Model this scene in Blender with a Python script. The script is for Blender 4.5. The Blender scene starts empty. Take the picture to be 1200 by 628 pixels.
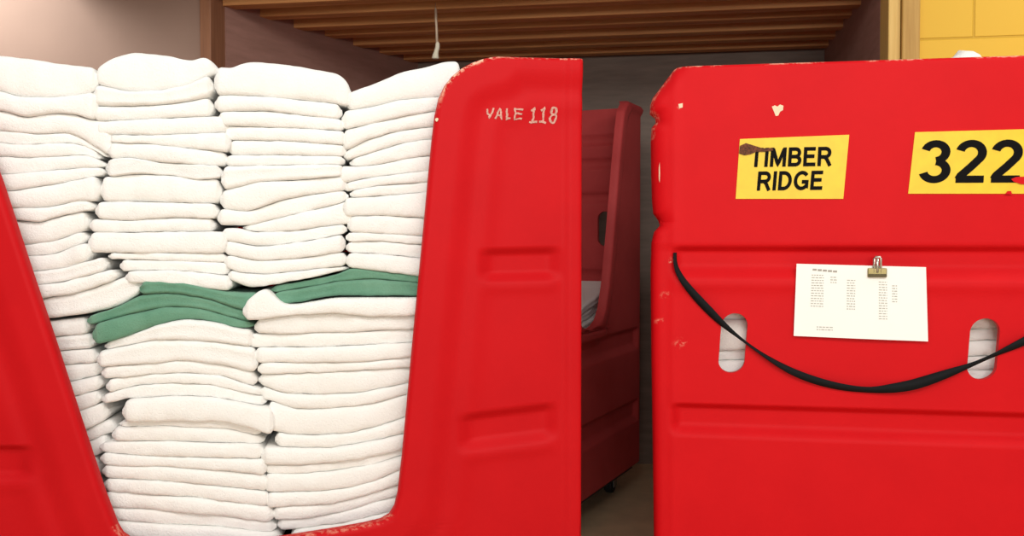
import bpy, bmesh, math, random
import numpy as np
from mathutils import Vector, Matrix, noise as mnoise

random.seed(7)
SC = bpy.context.scene
COL = SC.collection
PI = math.pi

# ------------------------------------------------------------------ camera
F = 1100.0
CAM = Vector((0, 0, 1.2))
PITCH = math.radians(-1.51)
cam_d = bpy.data.cameras.new('camera')
cam_d.sensor_width = 36.0
cam_d.lens = 36.0 * F / 1200.0
cam_d.clip_start = 0.02
cam = bpy.data.objects.new('camera', cam_d)
COL.objects.link(cam)
cam.location = CAM
cam.rotation_euler = (PI / 2 + PITCH, 0, 0)
SC.camera = cam

def ray(px, py):
    x = (px - 600.0) / F
    z = -(py - 314.0) / F
    c, s = math.cos(PITCH), math.sin(PITCH)
    return Vector((x, c - s * z, s + c * z))

class Frame:
    """upright local frame: x along a face, y into its depth, z up"""
    def __init__(self, ox, oy, deg):
        self.o = Vector((ox, oy, 0)); self.a = math.radians(deg)
        self.d = Vector((math.cos(self.a), math.sin(self.a), 0))
        self.n = Vector((-math.sin(self.a), math.cos(self.a), 0))
    def at(self, px, py, v=0.0):
        r = ray(px, py)
        t = ((self.o + self.n * v) - CAM).dot(self.n) / r.dot(self.n)
        p = CAM + r * t
        return ((p - self.o).dot(self.d), p.z)
    def world(self, s, v, z=0.0):
        p = self.o + self.d * s + self.n * v
        return Vector((p.x, p.y, z))

def sm(a, b, x):
    t = np.clip((np.asarray(x, float) - a) / (b - a), 0, 1)
    return t * t * (3 - 2 * t)

# ------------------------------------------------------------------ materials
def lin(r, g, b):
    f = lambda c: (c / 255 / 12.92) if c / 255 <= 0.04045 else ((c / 255 + 0.055) / 1.055) ** 2.4
    return (f(r), f(g), f(b), 1)

def newmat(name, col, rough=0.5, spec=0.5, metal=0.0):
    m = bpy.data.materials.new(name); m.use_nodes = True
    nt = m.node_tree; b = nt.nodes['Principled BSDF']
    b.inputs['Base Color'].default_value = col
    b.inputs['Roughness'].default_value = rough
    b.inputs['Specular IOR Level'].default_value = spec
    b.inputs['Metallic'].default_value = metal
    return m, nt, b

def mapped(nt, scale=(1, 1, 1)):
    tc = nt.nodes.new('ShaderNodeTexCoord'); mp = nt.nodes.new('ShaderNodeMapping')
    mp.inputs['Scale'].default_value = scale
    nt.links.new(tc.outputs['Object'], mp.inputs['Vector'])
    return mp.outputs['Vector']

def noise_node(nt, vec, scale, detail=3, rough=0.5):
    n = nt.nodes.new('ShaderNodeTexNoise')
    n.inputs['Scale'].default_value = scale; n.inputs['Detail'].default_value = detail
    n.inputs['Roughness'].default_value = rough
    nt.links.new(vec, n.inputs['Vector'])
    return n.outputs['Fac']

def ramp(nt, fac, stops):
    r = nt.nodes.new('ShaderNodeValToRGB')
    e = r.color_ramp.elements
    while len(e) < len(stops): e.new(0.5)
    for i, (p, c) in enumerate(stops):
        e[i].position = p; e[i].color = c
    nt.links.new(fac, r.inputs['Fac'])
    return r.outputs['Color']

def bump(nt, b, fac, strength, dist=0.002):
    n = nt.nodes.new('ShaderNodeBump')
    n.inputs['Strength'].default_value = strength; n.inputs['Distance'].default_value = dist
    nt.links.new(fac, n.inputs['Height']); nt.links.new(n.outputs['Normal'], b.inputs['Normal'])

def mat_red(name, c1, c2):
    m, nt, b = newmat(name, c1, 0.5, 0.10)
    v = mapped(nt)
    f = noise_node(nt, v, 6, 5, 0.6)
    base = ramp(nt, f, [(0.3, c1), (0.7, c2)])
    at = nt.nodes.new('ShaderNodeAttribute'); at.attribute_name = 'wear'
    nz = noise_node(nt, v, 70, 3, 0.7)
    sub = nt.nodes.new('ShaderNodeMath'); sub.operation = 'MULTIPLY'
    nt.links.new(at.outputs['Fac'], sub.inputs[0])
    thr = ramp(nt, nz, [(0.46, (0, 0, 0, 1)), (0.60, (1, 1, 1, 1))])
    nt.links.new(thr, sub.inputs[1])
    mix = nt.nodes.new('ShaderNodeMix'); mix.data_type = 'RGBA'
    nt.links.new(sub.outputs[0], mix.inputs['Factor'])
    nt.links.new(base, mix.inputs[6])
    mix.inputs[7].default_value = lin(250, 200, 170)
    nt.links.new(mix.outputs[2], b.inputs['Base Color'])
    f2 = noise_node(nt, v, 260, 2)
    bump(nt, b, f2, 0.12, 0.001)
    return m

def mat_towel(name, c1, c2):
    m, nt, b = newmat(name, c1, 0.95, 0.05)
    v = mapped(nt)
    f = noise_node(nt, v, 14, 4, 0.6)
    nt.links.new(ramp(nt, f, [(0.3, c1), (0.7, c2)]), b.inputs['Base Color'])
    f2 = noise_node(nt, v, 210, 4, 0.7)
    bump(nt, b, f2, 0.65, 0.005)
    b.inputs['Sheen Weight'].default_value = 0.15
    return m

def mat_wood(name, c1, c2, scale=(2, 30, 30), rough=0.55):
    m, nt, b = newmat(name, c1, rough, 0.3)
    v = mapped(nt, scale)
    f = noise_node(nt, v, 1.6, 5, 0.6)
    nt.links.new(ramp(nt, f, [(0.3, c1), (0.7, c2)]), b.inputs['Base Color'])
    bump(nt, b, f, 0.2, 0.003)
    return m

def mat_plain(name, col, rough=0.5, metal=0.0, nscale=40, var=0.85, bmp=0.05):
    m, nt, b = newmat(name, col, rough, 0.4, metal)
    v = mapped(nt)
    f = noise_node(nt, v, nscale, 3)
    d = (col[0] * var, col[1] * var, col[2] * var, 1)
    nt.links.new(ramp(nt, f, [(0.3, d), (0.7, col)]), b.inputs['Base Color'])
    bump(nt, b, f, bmp, 0.001)
    return m

M = {}
M['red'] = mat_red('red_polyethylene', (0.60, 0.0055, 0.0095, 1), (0.64, 0.0065, 0.0105, 1))
M['red_left'] = mat_red('red_polyethylene_left', (0.52, 0.0050, 0.0085, 1), (0.56, 0.0060, 0.0095, 1))  # left cart's base red, set darker than the right cart's
M['red_hazed'] = mat_red('hazed_dark_red', (0.42, 0.048, 0.048, 1), (0.48, 0.060, 0.060, 1))  # greyed red: the haze over the shaded cart is put into its colour
M['white'] = mat_towel('white_terry', (0.94, 0.93, 0.895, 1), (0.965, 0.96, 0.935, 1))
M['green'] = mat_towel('green_terry', (0.130, 0.300, 0.200, 1), (0.180, 0.365, 0.255, 1))
M['black'] = mat_plain('black_webbing', (0.005, 0.006, 0.007, 1), 0.75)
M['rubber'] = mat_plain('dark_rubber', (0.02, 0.02, 0.022, 1), 0.7)
M['steel'] = mat_plain('grey_steel', (0.25, 0.25, 0.26, 1), 0.4, 0.9)
M['frame'] = mat_plain('dark_frame_paint', (0.02, 0.02, 0.022, 1), 0.6)
M['yellow'] = mat_plain('yellow_plate', (0.88, 0.60, 0.015, 1), 0.4, 0, 30, 0.9)
M['ink'] = mat_plain('black_lettering', (0.006, 0.0055, 0.006, 1), 0.8)
M['ink'].node_tree.nodes['Principled BSDF'].inputs['Specular IOR Level'].default_value = 0.1
M['black'].node_tree.nodes['Principled BSDF'].inputs['Specular IOR Level'].default_value = 0.2
M['chalk'] = mat_plain('pale_marker', (0.80, 0.42, 0.34, 1), 0.8, 0, 300, 0.5)
M['chip'] = mat_plain('cream_chip', (0.88, 0.72, 0.50, 1), 0.7)
M['scuff'] = mat_plain('brown_scuff', (0.20, 0.055, 0.015, 1), 0.7, 0, 260, 0.2)
M['paper'] = mat_plain('white_paper', (0.95, 0.95, 0.91, 1), 0.8, 0, 8, 0.985)
M['print'] = mat_plain('grey_print', (0.50, 0.50, 0.45, 1), 0.8)
M['print2'] = mat_plain('dark_print', (0.42, 0.40, 0.36, 1), 0.8)
M['brass'] = mat_plain('brass_clip', (0.36, 0.29, 0.12, 1), 0.35, 0.6)
M['clipdark'] = mat_plain('dark_clip_edge', (0.09, 0.07, 0.03, 1), 0.4, 0.5)
M['nickel'] = mat_plain('nickel_wire', (0.62, 0.60, 0.52, 1), 0.3, 0.8)
M['cord'] = mat_plain('tan_cord', (0.60, 0.47, 0.34, 1), 0.8)
M['tassel'] = mat_plain('cream_pull', (0.85, 0.80, 0.62, 1), 0.6)
M['plaster'] = mat_plain('cream_plaster', (0.335, 0.218, 0.168, 1), 0.9, 0, 4, 0.93, 0.15)
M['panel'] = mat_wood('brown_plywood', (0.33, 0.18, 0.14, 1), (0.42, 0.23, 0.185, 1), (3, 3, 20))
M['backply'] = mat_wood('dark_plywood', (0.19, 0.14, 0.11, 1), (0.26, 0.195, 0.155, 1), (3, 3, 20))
M['post'] = mat_wood('dark_oak', (0.24, 0.105, 0.055, 1), (0.36, 0.165, 0.085, 1), (30, 30, 2))
M['trimlight'] = mat_wood('pine_trim', (0.62, 0.38, 0.10, 1), (0.74, 0.49, 0.16, 1), (40, 40, 2))
M['trimdark'] = mat_wood('oak_trim', (0.42, 0.23, 0.055, 1), (0.55, 0.33, 0.09, 1), (40, 40, 2))
M['boards'] = mat_wood('ceiling_boards', (0.52, 0.22, 0.070, 1), (0.80, 0.40, 0.15, 1), (1.2, 26, 26))
M['floor'] = mat_plain('concrete_floor', (0.74, 0.58, 0.36, 1), 0.6, 0, 7, 0.8, 0.1)

def mat_block():
    m, nt, b = newmat('yellow_block', lin(226, 176, 62), 0.55, 0.3)
    tc = nt.nodes.new('ShaderNodeTexCoord')
    sp = nt.nodes.new('ShaderNodeSeparateXYZ'); cb = nt.nodes.new('ShaderNodeCombineXYZ')
    nt.links.new(tc.outputs['Object'], sp.inputs[0])
    ad = nt.nodes.new('ShaderNodeMath'); ad.operation = 'ADD'; ad.inputs[1].default_value = 2.0 - 1.943
    nt.links.new(sp.outputs['Z'], ad.inputs[0])
    nt.links.new(sp.outputs['X'], cb.inputs['X']); nt.links.new(ad.outputs[0], cb.inputs['Y'])
    br = nt.nodes.new('ShaderNodeTexBrick')
    br.inputs['Scale'].default_value = 1.0
    br.inputs['Brick Width'].default_value = 0.4; br.inputs['Row Height'].default_value = 0.2
    br.inputs['Mortar Size'].default_value = 0.005; br.inputs['Mortar Smooth'].default_value = 0.6
    c = (0.74, 0.44, 0.035, 1)
    br.inputs['Color1'].default_value = c; br.inputs['Color2'].default_value = (0.71, 0.42, 0.033, 1)
    br.inputs['Mortar'].default_value = (0.60, 0.34, 0.025, 1)
    nt.links.new(cb.outputs[0], br.inputs['Vector'])
    nt.links.new(br.outputs['Color'], b.inputs['Base Color'])
    inv = nt.nodes.new('ShaderNodeMath'); inv.operation = 'SUBTRACT'; inv.inputs[0].default_value = 1
    nt.links.new(br.outputs['Fac'], inv.inputs[1])
    bump(nt, b, inv.outputs[0], 0.6, 0.006)
    return m
M['block'] = mat_block()

# ------------------------------------------------------------------ object helpers
def link(name, me, mat=None, parent=None, smooth=True):
    o = bpy.data.objects.new(name, me); COL.objects.link(o)
    if mat: me.materials.append(M[mat])
    if smooth:
        for p in me.polygons: p.use_smooth = True
    if parent: o.parent = parent
    return o

def obj(name, bm, mat, parent=None, smooth=False):
    me = bpy.data.meshes.new(name)
    bmesh.ops.recalc_face_normals(bm, faces=bm.faces)
    bm.to_mesh(me); bm.free()
    return link(name, me, mat, parent, smooth)

def empty(name, loc, rz=0.0):
    o = bpy.data.objects.new(name, None); COL.objects.link(o)
    o.location = loc; o.rotation_euler = (0, 0, rz); o.empty_display_size = 0.1
    return o

def tag(o, label, cat, group=None):
    o['label'] = label; o['category'] = cat
    if group: o['group'] = group
    return o

def structure(o, label=None):
    o['kind'] = 'structure'
    if label: o['label'] = label
    return o

def box(bm, x0, x1, y0, y1, z0, z1, bev=0.0, seg=2):
    t = bmesh.new()
    bmesh.ops.create_cube(t, size=1)
    for v in t.verts:
        v.co = Vector((x0 + (v.co.x + .5) * (x1 - x0), y0 + (v.co.y + .5) * (y1 - y0), z0 + (v.co.z + .5) * (z1 - z0)))
    if bev > 0:
        bmesh.ops.bevel(t, geom=list(t.edges), offset=bev, segments=seg, affect='EDGES', profile=0.5)
    me = bpy.data.meshes.new('tmp'); t.to_mesh(me); t.free()
    bm.from_mesh(me); bpy.data.meshes.remove(me)

def tube(bm, pts, r, seg=10, cap=True):
    pts = [Vector(p) for p in pts]
    rs = r if isinstance(r, (list, tuple)) else [r] * len(pts)
    rings = []
    up = Vector((0, 0, 1))
    for i, p in enumerate(pts):
        t = (pts[min(i + 1, len(pts) - 1)] - pts[max(i - 1, 0)]).normalized()
        a = up if abs(t.dot(up)) < 0.95 else Vector((1, 0, 0))
        x = t.cross(a).normalized(); y = t.cross(x).normalized()
        rings.append([bm.verts.new(p + (x * math.cos(2 * PI * k / seg) + y * math.sin(2 * PI * k / seg)) * rs[i]) for k in range(seg)])
    for a, b in zip(rings, rings[1:]):
        for k in range(seg):
            bm.faces.new((a[k], a[(k + 1) % seg], b[(k + 1) % seg], b[k]))
    if cap:
        bm.faces.new(rings[0]); bm.faces.new(rings[-1])

# ------------------------------------------------------------------ moulded shells
def poly_dist(S, Z, pl):
    """distance from grid points to a polyline"""
    best = np.full(S.shape, 1e9)
    for (x0, y0), (x1, y1) in zip(pl, pl[1:]):
        dx, dy = x1 - x0, y1 - y0
        L = dx * dx + dy * dy + 1e-12
        t = np.clip(((S - x0) * dx + (Z - y0) * dy) / L, 0, 1)
        best = np.minimum(best, np.hypot(S - (x0 + t * dx), Z - (y0 + t * dy)))
    return best

def shell_bm(slo, shi, zs, nt, disp, thick, wear=None):
    """a wing of a moulded wall: rows zs, columns between slo(z) and shi(z); disp pushes it out"""
    bm = bmesh.new()
    lay = bm.verts.layers.float.new('wear')
    zs = np.asarray(zs)
    u = np.linspace(0, 1, nt)
    u = 0.55 * u + 0.45 * (0.5 - 0.5 * np.cos(PI * u))
    lo = np.array([slo(z) for z in zs]); hi = np.array([shi(z) for z in zs])
    S = lo[:, None] + (hi - lo)[:, None] * u[None, :]
    Z = np.repeat(zs[:, None], nt, 1)
    D = disp(S, Z)
    Wr = wear(S, Z) if wear else np.zeros_like(D)
    fr, bk = [], []
    for i in range(len(zs)):
        fr.append([bm.verts.new((S[i, j], -D[i, j], Z[i, j])) for j in range(nt)])
        for j in range(nt): fr[i][j][lay] = float(Wr[i, j])
        bk.append([bm.verts.new((S[i, j], -min(D[i, j], 0) * 1.0 + thick, Z[i, j])) for j in range(nt)])
    n = len(zs)
    for i in range(n - 1):
        for j in range(nt - 1):
            bm.faces.new((fr[i][j], fr[i][j + 1], fr[i + 1][j + 1], fr[i + 1][j]))
            bm.faces.new((bk[i][j], bk[i + 1][j], bk[i + 1][j + 1], bk[i][j + 1]))
    for j in range(nt - 1):
        bm.faces.new((fr[0][j + 1], fr[0][j], bk[0][j], bk[0][j + 1]))
        bm.faces.new((fr[n - 1][j], fr[n - 1][j + 1], bk[n - 1][j + 1], bk[n - 1][j]))
    for i in range(n - 1):
        bm.faces.new((fr[i][0], fr[i + 1][0], bk[i + 1][0], bk[i][0]))
        bm.faces.new((fr[i + 1][nt - 1], fr[i][nt - 1], bk[i][nt - 1], bk[i + 1][nt - 1]))
    bmesh.ops.recalc_face_normals(bm, faces=bm.faces)
    return bm

def rnd(d, R):
    """rounding-off of an edge: how far the surface falls back at distance d from it"""
    d = np.clip(d, 0, R)
    return R - np.sqrt(np.maximum(R * R - (R - d) ** 2, 0))

def cut_slots(bm, slots, thick_dir='y'):
    """slots: (cx, cz, half width, half height, shear); real through holes via a boolean"""
    me = bpy.data.meshes.new('tmp_shell'); bm.to_mesh(me); bm.free()
    o = bpy.data.objects.new('tmp_shell', me); COL.objects.link(o)
    cb = bmesh.new()
    for (c, cz, hw, hh, sh, lo, hi) in slots:
        ring = []
        for k in range(40):
            a = 2 * PI * k / 40
            x = hw * math.cos(a); z = hw * math.sin(a) + (hh - hw) * (1 if math.sin(a) >= 0 else -1)
            ring.append((c + x + sh * z, cz + z))
        A = [cb.verts.new((x, lo, z) if thick_dir == 'y' else (lo, x, z)) for x, z in ring]
        B = [cb.verts.new((x, hi, z) if thick_dir == 'y' else (hi, x, z)) for x, z in ring]
        cb.faces.new(A); cb.faces.new(B)
        for k in range(40):
            cb.faces.new((A[k], A[(k + 1) % 40], B[(k + 1) % 40], B[k]))
    bmesh.ops.recalc_face_normals(cb, faces=cb.faces)
    cm = bpy.data.meshes.new('tmp_cut'); cb.to_mesh(cm); cb.free()
    c = bpy.data.objects.new('tmp_cut', cm); COL.objects.link(c)
    md = o.modifiers.new('b', 'BOOLEAN'); md.operation = 'DIFFERENCE'; md.solver = 'EXACT'; md.object = c
    dg = bpy.context.evaluated_depsgraph_get(); dg.update()
    res = bpy.data.meshes.new_from_object(o.evaluated_get(dg))
    out = bmesh.new(); out.from_mesh(res)
    bpy.data.objects.remove(o); bpy.data.objects.remove(c)
    bpy.data.meshes.remove(me); bpy.data.meshes.remove(cm); bpy.data.meshes.remove(res)
    return out

def merge(bms):
    out = bmesh.new()
    out.verts.layers.float.new('wear')
    for b in bms:
        me = bpy.data.meshes.new('tmp'); b.to_mesh(me); b.free()
        out.from_mesh(me); bpy.data.meshes.remove(me)
    return out

def body_object(bms, parent, mat='red'):
    bm = merge(bms)
    me = bpy.data.meshes.new('body'); bm.to_mesh(me); bm.free()
    o = link('body', me, mat, parent, True)
    me.set_sharp_from_angle(angle=math.radians(40))
    return o

def plain_wall(s0, s1, v0, v1, z0, z1, bev=0.012):
    bm = bmesh.new(); bm.verts.layers.float.new('wear')
    box(bm, s0, s1, v0, v1, z0, z1, bev, 3)
    return bm

def ribbed_wall(s0, s1, v0, v1, z0, z1, ribs, inner):
    """end wall (constant s) with horizontal ribs pressed into it, from v0 to v1"""
    zs = sorted(set(list(np.linspace(z0, z1, 30)) + [r + d for r in ribs for d in (-.035, -.025, -.012, 0, .012, .025, .035)]))
    bm = bmesh.new(); bm.verts.layers.float.new('wear')
    A, B = [], []
    for z in zs:
        g = sum(0.013 * (1 - float(sm(0.012, 0.03, abs(z - r)))) for r in ribs)
        A.append([bm.verts.new((s0 + g, v, z)) for v in (v0, v1)])
        B.append([bm.verts.new((s1 + g, v, z)) for v in (v0, v1)])
    n = len(zs)
    for i in range(n - 1):
        bm.faces.new((A[i][0], A[i][1], A[i + 1][1], A[i + 1][0]))
        bm.faces.new((B[i][1], B[i][0], B[i + 1][0], B[i + 1][1]))
        bm.faces.new((A[i][0], A[i + 1][0], B[i + 1][0], B[i][0]))
        bm.faces.new((A[i][1], B[i][1], B[i + 1][1], A[i + 1][1]))
    bm.faces.new((A[0][0], B[0][0], B[0][1], A[0][1]))
    bm.faces.new((A[-1][0], A[-1][1], B[-1][1], B[-1][0]))
    bmesh.ops.recalc_face_normals(bm, faces=bm.faces)
    return bm

def undercarriage(root, s0, s1, v0, v1, zb):
    bm = bmesh.new()
    box(bm, s0 + .03, s1 - .03, v0 + .03, v1 - .03, zb - .035, zb, .006)
    for k in range(3):
        vv = v0 + .08 + k * (v1 - v0 - .16) / 2
        box(bm, s0 + .05, s1 - .05, vv - .025, vv + .025, zb - .045, zb - .034, .003)
    obj('base_frame', bm, 'frame', root)
    for sx in (s0 + .13, s1 - .13):
        for vx in (v0 + .11, v1 - .11):
            b = bmesh.new()
            zt = zb - .045
            R = (zt - .012) / 2
            box(b, sx - .045, sx + .045, vx - .04, vx + .04, zt - .008, zt, .002)
            for q in (-1, 1):
                box(b, sx - .022, sx + .022, vx + q * .024 - .003, vx + q * .024 + .003, R - .01, zt - .006, .002)
            c = obj('caster', b, 'steel', root)
            w = bmesh.new()
            prof = [(-.018, R * .75), (-.018, R * .93), (-.011, R), (.011, R), (.018, R * .93), (.018, R * .75)]
            rings = []
            for k in range(24):
                a = 2 * PI * k / 24
                rings.append([w.verts.new((sx + rr * math.cos(a), vx + y, R + rr * math.sin(a))) for y, rr in prof])
            for k in range(24):
                p, q = rings[k], rings[(k + 1) % 24]
                for j in range(len(prof) - 1):
                    w.faces.new((p[j], p[j + 1], q[j + 1], q[j]))
            w.faces.new([r[0] for r in rings]); w.faces.new([r[-1] for r in rings])
            obj('wheel', w, 'rubber', c)

def edge_fn(pl):
    """s as a function of z along a monotone polyline"""
    pts = sorted([(z, s) for s, z in pl])
    zz = np.array([p[0] for p in pts]); ss = np.array([p[1] for p in pts])
    return lambda z: float(np.interp(z, zz, ss))

# ------------------------------------------------------------------ text on a surface
def quad_map(c, u, w):
    """bilinear map in corners (tl, tr, br, bl) of (s, z); u right, w up"""
    tl, tr, br, bl = c
    a = (bl[0] + (br[0] - bl[0]) * u, bl[1] + (br[1] - bl[1]) * u)
    b = (tl[0] + (tr[0] - tl[0]) * u, tl[1] + (tr[1] - tl[1]) * u)
    return (a[0] + (b[0] - a[0]) * w, a[1] + (b[1] - a[1]) * w)

def arc(cx, cy, rx, ry, a0, a1, n=14):
    return [(cx + rx * math.cos(math.radians(a0 + (a1 - a0) * k / n)), cy + ry * math.sin(math.radians(a0 + (a1 - a0) * k / n))) for k in range(n + 1)]

# letters as strokes in a box 1 high; (advance width, list of polylines) for a stroke of width 0.19
GLYPH = {
    'T': (.72, [[(.0, .905), (.72, .905)], [(.36, .905), (.36, 0)]]),
    'I': (.20, [[(.10, 0), (.10, 1)]]),
    'M': (.90, [[(.10, 0), (.10, 1)], [(.14, .93), (.45, .10), (.76, .93)], [(.80, 0), (.80, 1)]]),
    'B': (.74, [[(.10, 0), (.10, 1)], [(.10, .905), (.40, .905)] + arc(.40, .71, .215, .195, 90, -90) + [(.10, .515)], [(.36, .515), (.42, .515)] + arc(.42, .305, .23, .21, 90, -90) + [(.10, .095)]]),
    'E': (.68, [[(.10, 0), (.10, 1)], [(.10, .905), (.66, .905)], [(.10, .52), (.61, .52)], [(.10, .095), (.68, .095)]]),
    'R': (.78, [[(.10, 0), (.10, 1)], [(.10, .905), (.42, .905)] + arc(.42, .69, .235, .215, 90, -90) + [(.10, .475)], [(.40, .475), (.52, .34), (.70, 0)]]),
    'D': (.76, [[(.10, 0), (.10, 1)], [(.10, .905), (.30, .905)] + arc(.30, .5, .36, .405, 90, -90, 20) + [(.10, .095)]]),
    'G': (.84, [arc(.45, .5, .355, .41, 40, 315, 30) + [(.74, .20), (.74, .43), (.46, .43)]]),
    '3': (.58, [arc(.28, .725, .20, .20, 165, -85, 20), arc(.28, .285, .225, .215, 85, -165, 24)]),
    '2': (.58, [arc(.285, .70, .215, .225, 165, -35, 20) + [(.30, .37), (.12, .17), (.075, .075)], [(.02, .075), (.56, .075)]]),
    'V': (.60, [[(.05, .95), (.28, .05), (.55, .98)]]),
    'A': (.60, [[(.02, .0), (.26, 1), (.52, .0)], [(.12, .36), (.44, .36)]]),
    'L': (.50, [[(.10, 1), (.08, .04), (.48, .06)]]),
    '1': (.50, [[(.10, .78), (.28, 1), (.26, .02)], [(.04, .03), (.50, .02)]]),
    '8': (.50, [arc(.26, .74, .17, .22, 0, 360, 18), arc(.26, .27, .22, .26, 0, 360, 18)]),
    'F': (.55, []),
    ' ': (.30, []),
}

def strokes(name, txt, corners, vfun, mat, parent, w=.19, gap=.11, jit=0.0):
    x = 0; polys = []
    for ch in txt:
        adv, pls = GLYPH[ch]
        polys += [[(x + a, b) for a, b in pl] for pl in pls]
        x += adv + gap
    W = x - gap
    bm = bmesh.new()
    for q, pl in enumerate(polys):
        pts = []
        for (a, b), (c, d) in zip(pl, pl[1:]):
            n = max(1, int(math.hypot(c - a, d - b) / .12))
            pts += [(a + (c - a) * k / n, b + (d - b) * k / n) for k in range(n)]
        pts.append(pl[-1])
        pts = [p for k, p in enumerate(pts) if k == 0 or math.hypot(p[0] - pts[k - 1][0], p[1] - pts[k - 1][1]) > 1e-4]
        if jit: pts = [(a + jit * mnoise.noise(Vector((a * 3, b * 3, 4))), b + jit * mnoise.noise(Vector((a * 3, b * 3, 11)))) for a, b in pts]
        rows = []
        for i, (a, b) in enumerate(pts):
            t0 = Vector(pts[i]) - Vector(pts[i - 1]) if i else Vector(pts[1]) - Vector(pts[0])
            t1 = Vector(pts[i + 1]) - Vector(pts[i]) if i < len(pts) - 1 else t0
            t0.normalize(); t1.normalize()
            n0 = Vector((-t0.y, t0.x)); n1 = Vector((-t1.y, t1.x))
            m = (n0 + n1)
            m = m / max(m.length_squared / 2, .55) if m.length > 1e-4 else n0
            ww = w * (1 + (.5 * mnoise.noise(Vector((a * 6, b * 6, 2))) if jit else 0))
            r = []
            for sg in (1, -1):
                for dep in (0, .0009):
                    u_, v_ = (a + m.x * sg * ww / 2) / W, b + m.y * sg * ww / 2
                    s_, z_ = quad_map(corners, u_, v_)
                    r.append(bm.verts.new((s_, vfun(s_, z_) + dep - .00004 * q, z_)))
            rows.append(r)
        for p, n in zip(rows, rows[1:]):
            for i, j in ((0, 2), (2, 3), (3, 1), (1, 0)):
                bm.faces.new((p[i], n[i], n[j], p[j]))
        for e in (rows[0], rows[-1]): bm.faces.new((e[0], e[1], e[3], e[2]))
    return obj(name, bm, mat, parent)

def patch(name, corners, vfun, mat, parent, th=0.002, n=8, rag=0.0, seed=0):
    """a thin plate glued on a face (corners tl, tr, br, bl)"""
    bm = bmesh.new()
    g = []
    for i in range(n + 1):
        row = []
        for j in range(n + 1):
            s, z = quad_map(corners, i / n, j / n)
            if rag and (i in (0, n) or j in (0, n)):
                s += rag * mnoise.noise(Vector((i * 1.7, j * 1.3, seed))); z += rag * mnoise.noise(Vector((i * 1.7, j * 1.3, seed + 5)))
            row.append((bm.verts.new((s, vfun(s, z) - th, z)), bm.verts.new((s, vfun(s, z), z))))
        g.append(row)
    for i in range(n):
        for j in range(n):
            for k in (0, 1):
                f = (g[i][j][k], g[i + 1][j][k], g[i + 1][j + 1][k], g[i][j + 1][k])
                bm.faces.new(f if k == 0 else f[::-1])
    for i in range(n):
        for j in (0, n):
            bm.faces.new((g[i][j][0], g[i + 1][j][0], g[i + 1][j][1], g[i][j][1]))
            bm.faces.new((g[j][i][0], g[j][i + 1][0], g[j][i + 1][1], g[j][i][1]))
    return obj(name, bm, mat, parent)

def blob_patch(name, pts, vfun, mat, parent, th=0.0015):
    """a chip or tear: small polygon standing on the face"""
    bm = bmesh.new()
    A = [bm.verts.new((s, vfun(s, z) - th, z)) for s, z in pts]
    B = [bm.verts.new((s, vfun(s, z) + .0005, z)) for s, z in pts]
    bm.faces.new(A); bm.faces.new(B)
    n = len(pts)
    for k in range(n): bm.faces.new((A[k], A[(k + 1) % n], B[(k + 1) % n], B[k]))
    return obj(name, bm, mat, parent)

# ------------------------------------------------------------------ towels
ORD = ['first', 'second', 'third', 'fourth', 'fifth', 'sixth', 'seventh', 'eighth', 'ninth', 'tenth', 'eleventh', 'twelfth',
       'thirteenth', 'fourteenth', 'fifteenth', 'sixteenth', 'seventeenth']

def smooth_interp(xs, px, py, w):
    lo = np.interp(xs, px, py)
    acc = np.zeros_like(lo); tot = 0
    for k in np.linspace(-1.0, 1.0, 9):
        wt = 1 - abs(k) * .7
        acc += wt * np.interp(xs + k * w, px, py); tot += wt
    return acc / tot

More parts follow.
